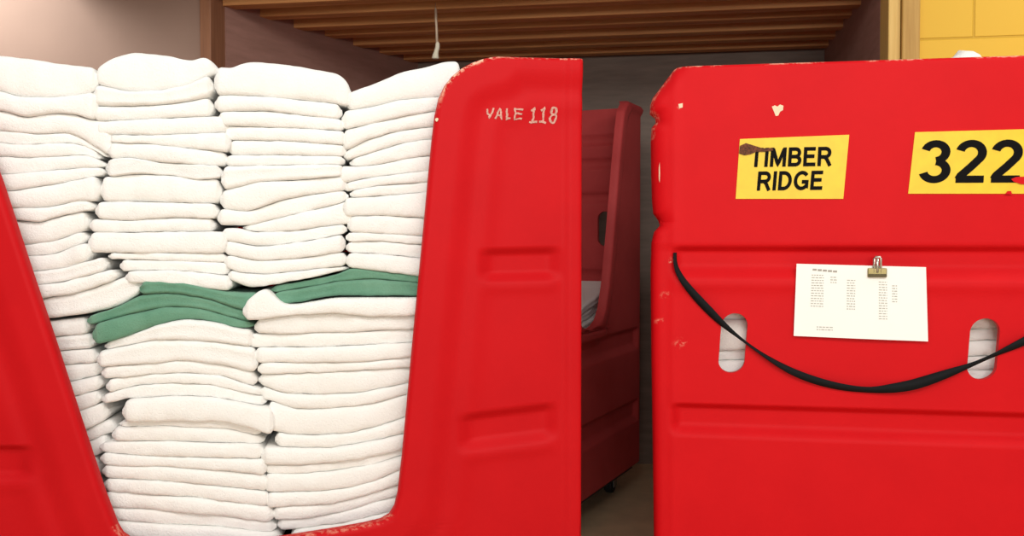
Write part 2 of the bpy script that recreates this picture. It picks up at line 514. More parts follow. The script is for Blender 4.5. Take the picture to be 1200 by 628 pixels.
def towel(name, fr, v0, depth, s0, s1, top, bot, mat, seed, plies=1, nw=44, curl=0.0, sag=0.0):
    """a folded towel as one rounded slab: top / bot are z-functions of s along the front fold"""
    rng = random.Random(seed)
    smid = (s0 + s1) / 2
    zb0 = float(bot(np.array([smid]))[0])
    root_loc = fr.world(smid, v0 + depth / 2, zb0)
    xs = np.linspace(s0, s1, nw)
    # denser near both ends
    u = np.linspace(0, 1, nw); u = 0.5 * u + 0.5 * (0.5 - 0.5 * np.cos(PI * u)); xs = s0 + (s1 - s0) * u
    T = top(xs); B = bot(xs)
    endr = 0.016
    NP = 9
    bm = bmesh.new()
    rings = []
    ph = rng.uniform(0, 50)
    for i, x in enumerate(xs):
        de = min(x - s0, s1 - x)
        k = math.sqrt(max(0.0, 1 - (1 - min(de / endr, 1)) ** 2)) if de < endr else 1.0
        k = 0.66 + 0.34 * k
        zt, zb = T[i], B[i]
        h = max(zt - zb, 0.004)
        zc = (zt + zb) / 2 - (1 - k) * h * 0.12
        hh = h / 2 * k
        nz = mnoise.noise(Vector((x * 9, ph, 0.3))) * 0.008 + mnoise.noise(Vector((x * 28, ph, 5.3))) * 0.003
        back = (1 - k) * 0.030
        nose = min(0.020, h * 0.5)
        cr = 0.42 + 0.42 * mnoise.noise(Vector((x * 11, ph, 8.8))) + .10 * mnoise.noise(Vector((x * 40, ph, 1.8)))
        cr = min(max(cr, .05), .85)
        pts = []
        for (vv, zz) in ((depth, -1.0), (depth * 0.5, -1.0), (0.06, -1.0)):
            pts.append((v0 + vv + (back if vv < .1 else 0), zc + zz * hh))
        for a in range(NP):
            th = -PI / 2 + PI * a / (NP - 1)
            cx, sx = math.cos(th), math.sin(th)
            cx = cr + (1 - cr) * abs(cx) ** 0.7
            sz = math.copysign(abs(sx) ** 0.9, sx)
            g = 0.0
            if plies == 2: g = 0.40 * nose * math.exp(-((sx + 0.08 + .15 * mnoise.noise(Vector((x * 5, ph, 2)))) / 0.16) ** 2)
            if plies == 3: g = 0.34 * nose * (math.exp(-((sx - 0.36) / 0.13) ** 2) + math.exp(-((sx + 0.36) / 0.13) ** 2))
            fz = mnoise.noise(Vector((x * 45, sz * 1.5, ph))) * 0.0016
            pts.append((v0 + 0.03 - nose * cx + g + nz + fz + back, zc + sz * hh * 1.0 + fz))
        for (vv, zz) in ((0.06, 1.0), (depth * 0.5, 1.0), (depth, 1.0)):
            pts.append((v0 + vv + (back if vv < .1 else 0), zc + zz * hh))
        dx = 0
        rings.append([bm.verts.new((x - smid, p[0] - v0 - depth / 2, p[1] - zb0)) for p in pts])
    n = len(rings[0])
    for a, b in zip(rings, rings[1:]):
        for k in range(n):
            bm.faces.new((a[k], b[k], b[(k + 1) % n], a[(k + 1) % n]))
    # rounded end caps, rolled in towards the middle of the end
    for ring, sg in ((rings[0], -1), (rings[-1], 1)):
        c = sum((v.co for v in ring), Vector()) / n
        inner = []
        for v in ring:
            q = v.co.lerp(Vector((v.co.x, v.co.y, c.z)), 0.45); q.x += sg * 0.005
            inner.append(bm.verts.new(q))
        for k in range(n):
            bm.faces.new((ring[k], inner[k], inner[(k + 1) % n], ring[(k + 1) % n]))
        bm.faces.new(inner)
    o = obj(name, bm, mat, None, True)
    o.location = root_loc
    o.rotation_euler = (0, 0, fr.a)
    return o

def seam_fn(fr, v, pts, dz=0.0, amp=0.0, seed=0):
    q = [fr.at(x, y, v) for x, y in pts]
    q.sort()
    ps = np.array([a for a, b in q]); pz = np.array([b for a, b in q])
    def f(s):
        s = np.asarray(s, float)
        r = smooth_interp(s, ps, pz, 0.022) + dz
        if amp: r = r + amp * np.array([mnoise.noise(Vector((float(x) * 8, seed * 3.1, 0))) for x in s])
        return r
    return f

def stack(fr, seams, lefts, rights, v, depth, mat, where, group, kind='white folded towel', ply=None, seed=0, gap=0.0012, names='folded_towel', voff=None):
    n = len(seams) - 1
    fns = [seam_fn(fr, v, s, 0, 0.0012, seed * 40 + i) for i, s in enumerate(seams)]
    out = []
    for i in range(n):
        rng = random.Random(seed * 101 + i)
        s0 = fr.at(lefts[min(i, len(lefts) - 1)], 300, v)[0]; s1 = fr.at(rights[min(i, len(rights) - 1)], 300, v)[0]
        p = ply[i] if ply else rng.choice([1, 1, 1, 2, 1])
        top = (lambda f: lambda x: f(x) - gap * .2)(fns[i]); bot = (lambda f: lambda x: f(x) + gap * .2)(fns[i + 1])
        vo = v + rng.uniform(-.007, .007) + (voff[i] if voff else 0)
        o = towel(names, fr, vo, depth + rng.uniform(-.02, .02), s0, s1, top, bot, mat, seed * 77 + i, p)
        pos = 'topmost' if i == 0 else ('lowest in view' if i == n - 1 else ORD[i] + ' from the top')
        tag(o, '%s, %s %s' % (kind, pos, where), 'towel', group)
        out.append(o)
    return out

# ==================================================================== the place
FL = Frame(0.0, 0.0, 8.0)
# the left cart's face runs through the point seen at the right edge, 2.5 m away
p0 = CAM + ray(684, 300) * 2.5
FL = Frame(p0.x, p0.y, 8.0)
p1 = CAM + ray(780, 300) * 2.65
FR = Frame(p1.x, p1.y, -9.9)
FD = Frame(0.1361 * 4.55, 4.55, 65.0)       # the dark cart's face: far corner
p2 = CAM + ray(237, 30) * 3.9
FW = Frame(p2.x, p2.y, -9.8)                # the wall with the alcove opening

# ------------------------------------------------------------------ setting
def wbox(name, s0, s1, v0, v1, z0, z1, mat, label=None, bev=0.0, fr=FW):
    bm = bmesh.new(); box(bm, s0, s1, v0, v1, z0, z1, bev)
    o = obj(name, bm, mat)
    o.location = fr.o; o.rotation_euler = (0, 0, fr.a)
    return structure(o, label)

ZC = 2.22
sPostL = FW.at(237, 30)[0]; sPostR = FW.at(250, 30)[0]
sTr0 = FW.at(1040, 40)[0]; sTr1 = FW.at(1055, 40)[0]; sTr2 = FW.at(1076, 40)[0]
bm = bmesh.new(); box(bm, -6, 6, -3, 9, -.1, 0)
structure(obj('floor', bm, 'floor'), 'tan concrete floor')
wbox('wall_left', sPostL - 2.6, sPostL, 0.0, 0.1, 0, 3.0, 'plaster', 'cream plaster wall left of the alcove')
wbox('wall_right', sTr2, sTr2 + 2.4, 0.0, 0.12, 0, 3.0, 'block', 'yellow painted block wall right of the alcove')
wbox('wall_header', sPostL, sTr2, 0.0, 0.1, ZC + .04, 3.0, 'plaster')
wbox('trim_1', sPostL, sPostR, -0.022, 0.12, 0, ZC + .04, 'post', 'dark wooden post at left of the alcove', .004)
bm = bmesh.new()
box(bm, sTr0, sTr1 - .002, -0.014, 0.13, 0, ZC + .04, .004)
o = obj('trim_2', bm, 'trimlight'); o.location = FW.o; o.rotation_euler = (0, 0, FW.a); structure(o, 'pale pine trim beside the yellow wall')
bm = bmesh.new()
box(bm, sTr1, sTr2, -0.030, 0.13, 0, ZC + .04, .005)
o = obj('trim_3', bm, 'trimdark'); o.location = FW.o; o.rotation_euler = (0, 0, FW.a); structure(o, 'brown oak trim beside the yellow wall')
VB = 1.48
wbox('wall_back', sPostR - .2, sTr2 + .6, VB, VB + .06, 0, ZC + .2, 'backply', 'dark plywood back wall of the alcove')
# side walls of the alcove
bm = bmesh.new()
a = Vector((sPostR + .005, 0.10)); bq = Vector((FW.at(492, 70, VB)[0], VB + .03))
d = (bq - a).normalized(); nrm = Vector((-d.y, d.x)) * 0.05
pts = [a, bq, bq + nrm, a + nrm]
A = [bm.verts.new((p.x, p.y, 0)) for p in pts]; B = [bm.verts.new((p.x, p.y, ZC + .05)) for p in pts]
bm.faces.new(A); bm.faces.new(B)
for k in range(4): bm.faces.new((A[k], A[(k + 1) % 4], B[(k + 1) % 4], B[k]))
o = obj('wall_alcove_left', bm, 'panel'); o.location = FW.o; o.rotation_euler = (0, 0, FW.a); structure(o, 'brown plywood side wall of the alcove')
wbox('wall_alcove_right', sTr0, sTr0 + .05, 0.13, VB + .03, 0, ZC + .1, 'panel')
# boarded ceiling of the alcove: boards run along the opening
bm = bmesh.new()
v = -0.02; k = 0
rr = random.Random(3)
while v < VB + .05:
    w = 0.105
    dz = (-.016 if k % 2 else .012) + rr.uniform(-.004, .004); k += 1
    box(bm, sPostR - .3, sTr2 + .5, v, v + w - .030, ZC + dz, ZC + .05, .005)
    v += w
box(bm, sPostR - .3, sTr2 + .5, -.02, VB + .06, ZC + .05, ZC + .08)
o = obj('ceiling', bm, 'boards'); o.location = FW.o; o.rotation_euler = (0, 0, FW.a); structure(o, 'brown boarded ceiling of the alcove')

# unseen board added above the view to shade the left wall
sH0, sH1 = FW.at(70, 30)[0], FW.at(330, 30)[0]
wbox('unseen_shade_board', sH0, sH1, -0.95, -.002, 2.34, 2.42, 'post')

# pull cord
cs, cz = FW.at(511.5, 50, 0.30)
root = empty('pull_cord', FW.world(cs, 0.30, cz), FW.a)
tag(root, 'thin tan pull cord with a pale end hanging from the boarded ceiling', 'cord')
bm = bmesh.new()
zt = ZC - cz + .012
tube(bm, [(-.003, 0, zt), (-.002, 0, zt * .6), (0.001, 0, zt * .3), (0.002, 0, 0)], 0.0055, 8)
obj('cord', bm, 'cord', root, True)
bm = bmesh.new()
z1 = FW.at(511.5, 69, 0.30)[1] - cz
tube(bm, [(0.004, 0, .004), (0.005, 0, -.004), (.004, 0, z1 * .3), (-.001, 0, z1 * .55), (-.004, 0, z1 * .75), (-.005, 0, z1 * .95), (-.005, 0, z1)],
     [.004, .009, .010, .010, .013, .016, .012], 12)
obj('cord_end', bm, 'tassel', root, True)

# ------------------------------------------------------------------ left cart
def cart_root(name, fr, s0, s1, depth):
    sm_, vm = (s0 + s1) / 2, depth / 2
    root = empty(name, fr.world(sm_, vm, 0), fr.a)
    inner = Matrix.Translation(Vector((-sm_, -vm, 0)))
    return root, inner

def settle(root, inner):
    """parts were modelled in the face's frame: move their meshes to the root's"""
    def rec(o):
        if o.type == 'MESH': o.data.transform(inner)
        for c in o.children: rec(c)
    for c in root.children: rec(c)

FRONT_T = 0.022
def end_wall(s0, s1, v0, v1, z0, z1, z2):
    """end wall whose top edge slopes down from z1 at the front to z2 at the back"""
    bm = bmesh.new(); bm.verts.layers.float.new('wear')
    pr = [(v0, z0), (v1, z0), (v1, z2), (v0 + .25, z2), (v0, z1)]
    A = [bm.verts.new((s0, v, z)) for v, z in pr]; B = [bm.verts.new((s1, v, z)) for v, z in pr]
    bm.faces.new(A); bm.faces.new(B)
    for k in range(5): bm.faces.new((A[k], A[(k + 1) % 5], B[(k + 1) % 5], B[k]))
    bmesh.ops.recalc_face_normals(bm, faces=bm.faces)
    return bm

def left_cart():
    fr = FL
    sR = fr.at(682, 320)[0]
    sL = fr.at(-135, 320)[0]
    zt = fr.at(620, 67.5)[1]
    zb = 0.15; depth = 0.74
    r_in = [(577, 66), (566, 69), (553, 73.5), (541, 80), (530, 89), (521, 100), (514, 115), (509.5, 135), (506, 165), (502, 205), (497, 260), (491, 322),
            (484, 395), (477, 470), (471, 535), (466, 578), (462, 594), (456, 604), (446, 610), (425, 615), (385, 622), (340, 629), (297, 635)]
    l_in = [(-80, 66), (-68, 72), (-56, 82), (-46, 96), (-38, 114), (-27, 140), (0, 212), (33, 312), (66, 410), (98, 508), (122, 580), (136, 616), (142, 626), (152, 633), (175, 637), (230, 637), (297, 635)]
    rin = [fr.at(x, y) for x, y in r_in]; lin_ = [fr.at(x, y) for x, y in l_in]
    sc = rin[-1][0]
    rin[0] = (rin[0][0], zt + .0005); lin_[0] = (lin_[0][0], zt + .0005)
    # strictly monotone in z
    def mono(pl):
        out = [pl[0]]
        for s, z in pl[1:]:
            out.append((s, min(z, out[-1][1] - .0006)))
        return out
    rin = mono(rin); lin_ = mono(lin_)
    zlip = min(rin[-1][1], lin_[-1][1])
    rin.append((sc, zlip - .001)); lin_.append((sc, zlip - .001))
    rf, lf = edge_fn(rin), edge_fn(lin_)
    openpl = rin[:-1] + lin_[:-1][::-1]
    def bands(z, lo, hi): return 0
    g1 = [fr.at(608, 290)[1], fr.at(608, 300)[1], fr.at(608, 320)[1], fr.at(608, 331)[1]]
    gs = [(fr.at(556, 310)[0], fr.at(662, 310)[0], 608, [288, 300, 316, 332], 0.02, .017),
          (fr.at(532, 500)[0], fr.at(658, 500)[0], 592, [476, 490, 508, 526], 0.10, .019),
          (fr.at(-80, 540)[0], fr.at(44, 540)[0], 0, [520, 530, 552, 566], -0.01, .018),
          (fr.at(-110, 330)[0], fr.at(-40, 330)[0], -75, [300, 310, 332, 342], -0.0, .018)]
    def disp(S, Z):
        do = poly_dist(S, Z, openpl)
        dt = zt - Z
        dout = np.minimum(S - sL, sR - S)
        e = np.minimum(do, dt + 0.035)
        D = 0.014 * (1 - sm(0.062, 0.135, e))
        # soft swell along the border strip
        D += 0.005 * np.exp(-((e - 0.155) / 0.03) ** 2) * (dt > .05)
        D += 0.006 * (1 - sm(.03, .055, dout))
        for s0, s1, xr, ys, sl, dep in gs:
            zz = [fr.at(xr, y)[1] for y in ys]
            Zs = Z - sl * (S - (s0 + s1) / 2)
            prof = sm(zz[3], zz[2], Zs) * (1 - sm(zz[1], zz[0], Zs))
            side = sm(s0, s0 + .05, S) * (1 - sm(s1 - .05, s1, S))
            D -= dep * prof * side
            # lower lip of the recess stands a little proud
            D += 0.003 * np.exp(-((Zs - (zz[3] - .008)) / .018) ** 2) * side
        D -= rnd(do, .016) + rnd(dt, .012) + rnd(dout, .012)
        return D
    def wear(S, Z):
        do = poly_dist(S, Z, openpl)
        dt = zt - Z
        a = (1 - sm(.004, .013, do)) * sm(zt - .16, zt - .06, Z) + .8 * (1 - sm(.002, .008, dt))
        a += 0.35 * (1 - sm(.003, .009, do)) * ((Z < zlip + .06))
        return np.clip(a, 0, 1)
    zkeys = [z for s, z in rin] + [z for s, z in lin_] + list(np.linspace(zb, zt, 150)) + list(np.linspace(zlip - .03, zlip + .12, 26)) + [zt - .003, zt - .006, zt - .009]
    for s0, s1, xr, ys, sl, dep in gs:
        zz = [fr.at(xr, y)[1] for y in ys]
        zkeys += list(np.linspace(zz[3] - .03, zz[0] + .03, 26))
    zs = sorted(set(round(z, 4) for z in zkeys if zb <= z <= zt))
    right = shell_bm(rf, lambda z: sR, zs, 72, disp, FRONT_T, wear)
    left = shell_bm(lambda z: sL, lf, zs, 72, disp, FRONT_T, wear)
    root, inner = cart_root('laundry_cart', fr, sL, sR, depth)
    zsl = 0.5 * (zt + zb) + .1
    ends = []
    for s_ in (sL, sR - .02):
        w = end_wall(s_, s_ + .02, .015, depth, zb, zt, zt - .30)
        ends.append(cut_slots(w, [(depth * .3, zsl, .035, .085, 0, s_ - .05, s_ + .07), (depth * .7, zsl, .035, .085, 0, s_ - .05, s_ + .07)], 'x'))
    back = plain_wall(sL, sR, depth - .02, depth, zb, zt - .30, .006)
    bot = plain_wall(sL + .005, sR - .005, .01, depth - .005, zb, zb + .02, .004)
    body_object([right, left, back, bot] + ends, root, 'red_left')
    # inside deck that carries the linen
    bm = bmesh.new()
    zd = fr.at(300, 650, .1)[1]
    box(bm, sL + .025, sR - .025, .03, depth - .03, zd - .02, zd, .004)
    obj('deck', bm, 'frame', root)
    undercarriage(root, sL, sR, 0, depth, zb)
    # hand-written marking
    vf = lambda s, z: 0.002 - float(disp(np.array([[s]]), np.array([[z]]))[0, 0]) - .0035
    strokes('handwritten_word', 'VALE', [fr.at(570, 127), fr.at(613, 127.5), fr.at(611, 141), fr.at(569, 139.5)], vf, 'chalk', root, .14, .13, .12)
    strokes('handwritten_number', '118', [fr.at(621, 126.5), fr.at(653, 125.5), fr.at(652, 144), fr.at(619, 143.5)], vf, 'chalk', root, .13, .16, .10)
    c = fr.at(511.5, 141)
    blob_patch('paint_chip', [(c[0] + .004 * math.cos(t) * (1 + .3 * math.sin(3 * t)), c[1] + .005 * math.sin(t)) for t in np.linspace(0, 2 * PI, 9)[:-1]], vf, 'chip', root)
    settle(root, inner)
    tag(root, 'big red plastic linen cart on the left, V shaped front opening full of white towels', 'laundry cart')
    return sL, sR, depth

left_cart()

# ------------------------------------------------------------------ towels in the left cart
V1 = 0.055
A = [[(-45, 62), (0, 64), (30, 66.5), (60, 72), (95, 76), (113, 77)],
     [(-45, 103), (0, 105), (15, 112), (60, 113), (95, 110), (112, 105)],
     [(-45, 126), (0, 128), (27, 137), (62, 131), (85, 132), (103, 139), (112, 141)],
     [(-45, 150), (0, 152), (40, 156), (78, 154), (95, 162), (112, 173), (128, 183)],
     [(-45, 163), (0, 166), (13, 168), (85, 166.5), (110, 176), (122, 185)],
     [(-45, 182), (0, 182), (30, 184), (100, 180), (118, 190)],
     [(-45, 206), (0, 204), (40, 201), (90, 196), (118, 195)],
     [(-45, 228), (8, 224), (70, 214), (110, 205), (118, 205)],
     [(-45, 244), (14, 243), (54, 243), (90, 234), (112, 236)],
     [(-45, 256), (20, 258), (43, 261), (70, 252), (98, 246)],
     [(-45, 290), (28, 286), (60, 283), (95, 270)],
     [(-45, 303), (34, 300), (60, 298), (95, 284)],
     [(-45, 322), (37, 318), (70, 315), (110, 303), (122, 300)],
     [(-45, 338), (43, 334), (70, 331), (120, 318), (135, 314)],
     [(-45, 354), (48, 350), (80, 346), (130, 330), (146, 322)],
     [(-45, 380), (58, 374), (100, 368), (135, 360), (165, 342)]]
Ar = [112, 112, 129, 122, 112, 119, 118, 113, 106, 98, 96, 102, 120, 132, 161]
stack(FL, A, [-45], Ar, V1, .42, 'white', 'of the upper stack at far left', 'towels in the upper left stack', seed=1, ply=[1, 1, 1, 1, 1, 1, 1, 1, 1, 1, 1, 1, 2, 1, 2])
B = [[(110, 80), (120, 71), (135, 64), (155, 58), (190, 63), (222, 70), (240, 63), (250, 72), (256, 80)],
     [(110, 97), (120, 100), (150, 106), (190, 104), (220, 98), (240, 88), (250, 84)],
     [(110, 123), (150, 123), (200, 121), (240, 114), (248, 112)],
     [(112, 141), (160, 139), (220, 136), (247, 135)],
     [(128, 157), (180, 157), (268, 154)],
     [(128, 166), (180, 168), (220, 173), (264, 177)],
     [(124, 186), (150, 183), (185, 190), (258, 194)],
     [(124, 207), (160, 203), (200, 205), (230, 211), (256, 208)],
     [(112, 236), (150, 235), (200, 237), (256, 238)],
     [(102, 256), (150, 258), (200, 255), (252, 256)],
     [(102, 272), (150, 272), (250, 271)],
     [(124, 296), (180, 297), (264, 297)],
     [(138, 304), (200, 305.5), (262, 308)],
     [(146, 318), (200, 316), (266, 323)],
     [(152, 331), (210, 334), (268, 342)]]
Bl = [113, 111, 111, 112, 128, 128, 125, 118, 112, 104, 103, 126, 140, 147]
Br = [254, 247, 247, 265, 268, 264, 257, 256, 252, 248, 263, 262, 265, 268]
stack(FL, B, Bl, Br, V1, .42, 'white', 'of the second upper stack from the left', 'towels in the second upper stack', seed=2, ply=[1, 2, 1, 1, 1, 1, 3, 1, 1, 1, 1, 1, 1, 1])
C = [[(254, 77), (272, 80), (284, 73), (300, 71), (340, 75), (385, 83), (402, 87), (412, 103)],
     [(252, 111), (295, 111), (340, 115), (392, 120), (412, 124)],
     [(255, 130), (310, 129), (360, 135), (404, 139)],
     [(262, 146), (310, 148), (360, 150), (404, 152)],
     [(268, 163), (330, 164), (404, 169)],
     [(268, 181), (330, 181), (400, 182)],
     [(262, 194), (330, 193), (392, 192)],
     [(262, 222), (300, 213), (340, 211), (395, 206)],
     [(258, 244), (290, 248), (330, 234), (365, 227), (400, 223)],
     [(256, 264), (290, 264), (330, 254), (390, 240), (414, 232)],
     [(258, 267), (284, 267), (293, 272), (340, 271), (412, 261)],
     [(262, 281), (300, 289), (320, 288), (380, 279), (404, 273)],
     [(264, 298), (300, 306), (350, 303), (404, 295)],
     [(262, 312), (275, 319), (310, 322), (404, 312)],
     [(268, 328), (285, 336), (300, 337), (330, 332), (370, 325), (408, 315)]]
Cl = [254, 254, 257, 263, 269, 265, 261, 259, 256, 285, 260, 263, 263, 268]
Crr = [411, 399, 402, 404, 404, 402, 402, 404, 406, 414, 404, 402, 404, 406]
stack(FL, C, Cl, Crr, V1, .42, 'white', 'of the third upper stack from the left', 'towels in the third upper stack', seed=3, ply=[1, 1, 1, 1, 1, 1, 2, 1, 1, 1, 1, 1, 1, 1])
D = [[(405, 108), (415, 105), (440, 96), (470, 83), (505, 76), (518, 71), (540, 70), (555, 75)],
     [(405, 129), (440, 123), (470, 116), (515, 112), (555, 108)],
     [(404, 151), (440, 143), (480, 134), (510, 129), (555, 126)],
     [(404, 177), (430, 163), (460, 154), (500, 148), (555, 146)],
     [(406, 187), (440, 176), (470, 167), (505, 162), (555, 160)],
     [(424, 194), (450, 191), (470, 186), (500, 182), (555, 178)],
     [(395, 216), (428, 208), (460, 204), (500, 200), (555, 196)],
     [(395, 226), (440, 217), (500, 213), (555, 210)],
     [(420, 231), (460, 228), (500, 225), (555, 222)],
     [(404, 254), (440, 252), (460, 253), (500, 255), (555, 256)],
     [(405, 272), (440, 273), (500, 277), (555, 278)],
     [(406, 283), (450, 283), (500, 287), (555, 289)],
     [(405, 296), (450, 298), (500, 303), (555, 305)],
     [(406, 313), (440, 318), (490, 324), (530, 328)]]
Dl = [409, 403, 403, 405, 412, 398, 405, 412, 404, 409, 407, 407, 407]
stack(FL, D, Dl, [540, 536, 540, 538, 535, 530, 532, 530, 528, 530, 526, 528, 526], V1, .42, 'white', 'of the fourth upper stack, beside the right panel', 'towels in the fourth upper stack', seed=4, ply=[1] * 13)
E = [[(150, 336), (166, 329.5), (190, 329), (215, 331), (240, 338), (275, 343), (304, 343)],
     [(98, 371.5), (130, 362), (165, 345), (200, 343), (240, 350), (270, 360), (296, 367)],
     [(98, 383), (150, 369), (190, 360), (230, 361), (260, 370), (296, 380)],
     [(106, 405), (120, 403), (140, 397), (190, 379), (215, 374), (250, 377), (275, 385), (296, 385)]]
stack(FL, E, [163, 99, 107], [300, 290, 293], V1 - .008, .40, 'green', 'of the stack left of centre', 'green towels of the left stack', kind='green folded towel', seed=5, ply=[2, 2, 1])
Fg = [[(308, 338), (322, 335), (355, 330), (395, 322), (412, 313), (450, 319), (495, 324), (520, 326)],
      [(308, 345), (360, 337), (400, 329), (430, 327), (495, 332), (520, 333)],
      [(318, 357), (328, 357), (350, 355), (390, 347), (430, 347.5), (495, 347), (520, 346)]]
stack(FL, Fg, [318, 320], [514, 512], V1 - .004, .40, 'green', 'of the pair beside the right panel', 'green towels of the right stack', kind='green folded towel', seed=6, ply=[2, 2])
H = [[(98, 408), (122, 402), (150, 393), (190, 379), (215, 374), (250, 377), (275, 385), (296, 387)],
     [(110, 412), (125, 410), (180, 399), (217, 399), (260, 402), (298, 408)],
     [(110, 432), (170, 427), (217, 423.5), (260, 428), (300, 438)],
     [(110, 447), (170, 440), (217, 438), (260, 442), (304, 457)],
     [(110, 466), (160, 453), (200, 450), (245, 452), (308, 466)],
     [(110, 477), (150, 468), (200, 465), (250, 466), (310, 478)],
     [(130, 496), (200, 495), (260, 495), (290, 501), (318, 510)],
     [(120, 503), (200, 501), (265, 504), (314, 516)],
     [(110, 521), (140, 519), (200, 519), (260, 521), (308, 522)],
     [(110, 532), (150, 535), (200, 537), (306, 539)],
     [(110, 546), (150, 548), (200, 549), (260, 553), (312, 559)],
     [(110, 562), (170, 564), (220, 568), (314, 578)],
     [(110, 577), (170, 581), (240, 586), (316, 596)],
     [(110, 596), (170, 599), (260, 607), (320, 615)],
     [(110, 611), (170, 615), (260, 621), (325, 627)],
     [(110, 634), (170, 637), (325, 645)]]
Hl = [120, 112, 116, 122, 116, 143, 136, 128, 112, 114, 116, 118, 118, 118, 118]
Hr = [294, 298, 296, 304, 307, 318, 300, 304, 304, 308, 310, 312, 316, 318, 324]
stack(FL, H, Hl, Hr, V1, .42, 'white', 'of the lower stack left of centre', 'towels in the lower left stack', seed=7, ply=[2, 2, 1, 1, 1, 1, 1, 1, 1, 1, 1, 1, 1, 1, 1], voff=[0, 0, 0, 0, 0, -.012, 0, 0, 0, 0, 0, 0, 0, 0, 0])
I = [[(283, 356), (296, 348), (304, 339), (312, 337), (320, 342), (328, 356), (345, 357), (390, 349), (440, 349), (510, 348)],
     [(282, 374), (300, 375), (345, 369), (395, 366.5), (425, 371), (470, 371), (510, 368)],
     [(290, 392), (340, 392), (400, 390), (510, 385)],
     [(295, 408), (360, 408), (510, 401)],
     [(300, 426), (370, 426), (430, 425), (510, 416)],
     [(300, 440), (370, 438), (510, 430)],
     [(300, 452), (330, 462), (370, 464), (420, 462), (500, 446)],
     [(306, 468), (345, 481), (390, 480), (440, 474), (500, 458)],
     [(318, 506), (330, 510), (370, 512), (410, 509), (440, 502), (500, 482)],
     [(308, 524), (345, 526), (390, 526), (440, 518), (500, 502)],
     [(308, 546), (345, 547), (390, 544), (440, 536), (500, 522)],
     [(308, 557), (345, 557), (390, 554), (440, 545), (500, 528)],
     [(308, 579), (370, 578), (410, 573), (440, 565), (500, 538)],
     [(312, 598), (345, 595), (385, 593), (420, 585), (500, 560)],
     [(318, 612), (360, 610), (400, 603), (500, 574)],
     [(335, 625), (400, 616), (500, 592)],
     [(335, 640), (500, 624)]]
Il = [287, 299, 290, 298, 302, 302, 304, 312, 322, 306, 308, 308, 310, 318, 324, 340]
stack(FL, I, Il, [505, 508, 506, 508, 506, 505, 503, 502, 500, 500, 500, 498, 496, 496, 492, 490], V1, .42, 'white', 'of the lower stack beside the right panel', 'towels in the lower right stack', seed=8, ply=[1] * 16, voff=[-.026] + [0] * 15)
G = [[(-30, 384), (50, 377), (98, 372), (110, 373)], [(-30, 402), (58, 396), (112, 391)], [(-30, 418), (65, 413), (112, 409)], [(-30, 434), (70, 429), (114, 426)],
     [(-30, 456), (78, 449), (118, 440)], [(-30, 474), (85, 466), (118, 456)], [(-30, 490), (90, 484), (118, 473)], [(-30, 512), (97, 506), (120, 494)],
     [(-30, 524), (104, 520), (120, 510)], [(-30, 542), (110, 538), (120, 530)], [(-30, 570), (120, 566)], [(-30, 600), (120, 598)], [(-30, 640), (120, 640)]]
stack(FL, G, [-30], [100, 104, 109, 112, 114, 112, 120, 128, 120, 108, 108, 108], V1 + .03, .38, 'white', 'of the narrow lower stack at left', 'towels in the narrow lower stack', seed=9, ply=[1, 2, 1, 1, 1, 1, 1, 1, 1, 1, 1, 1])

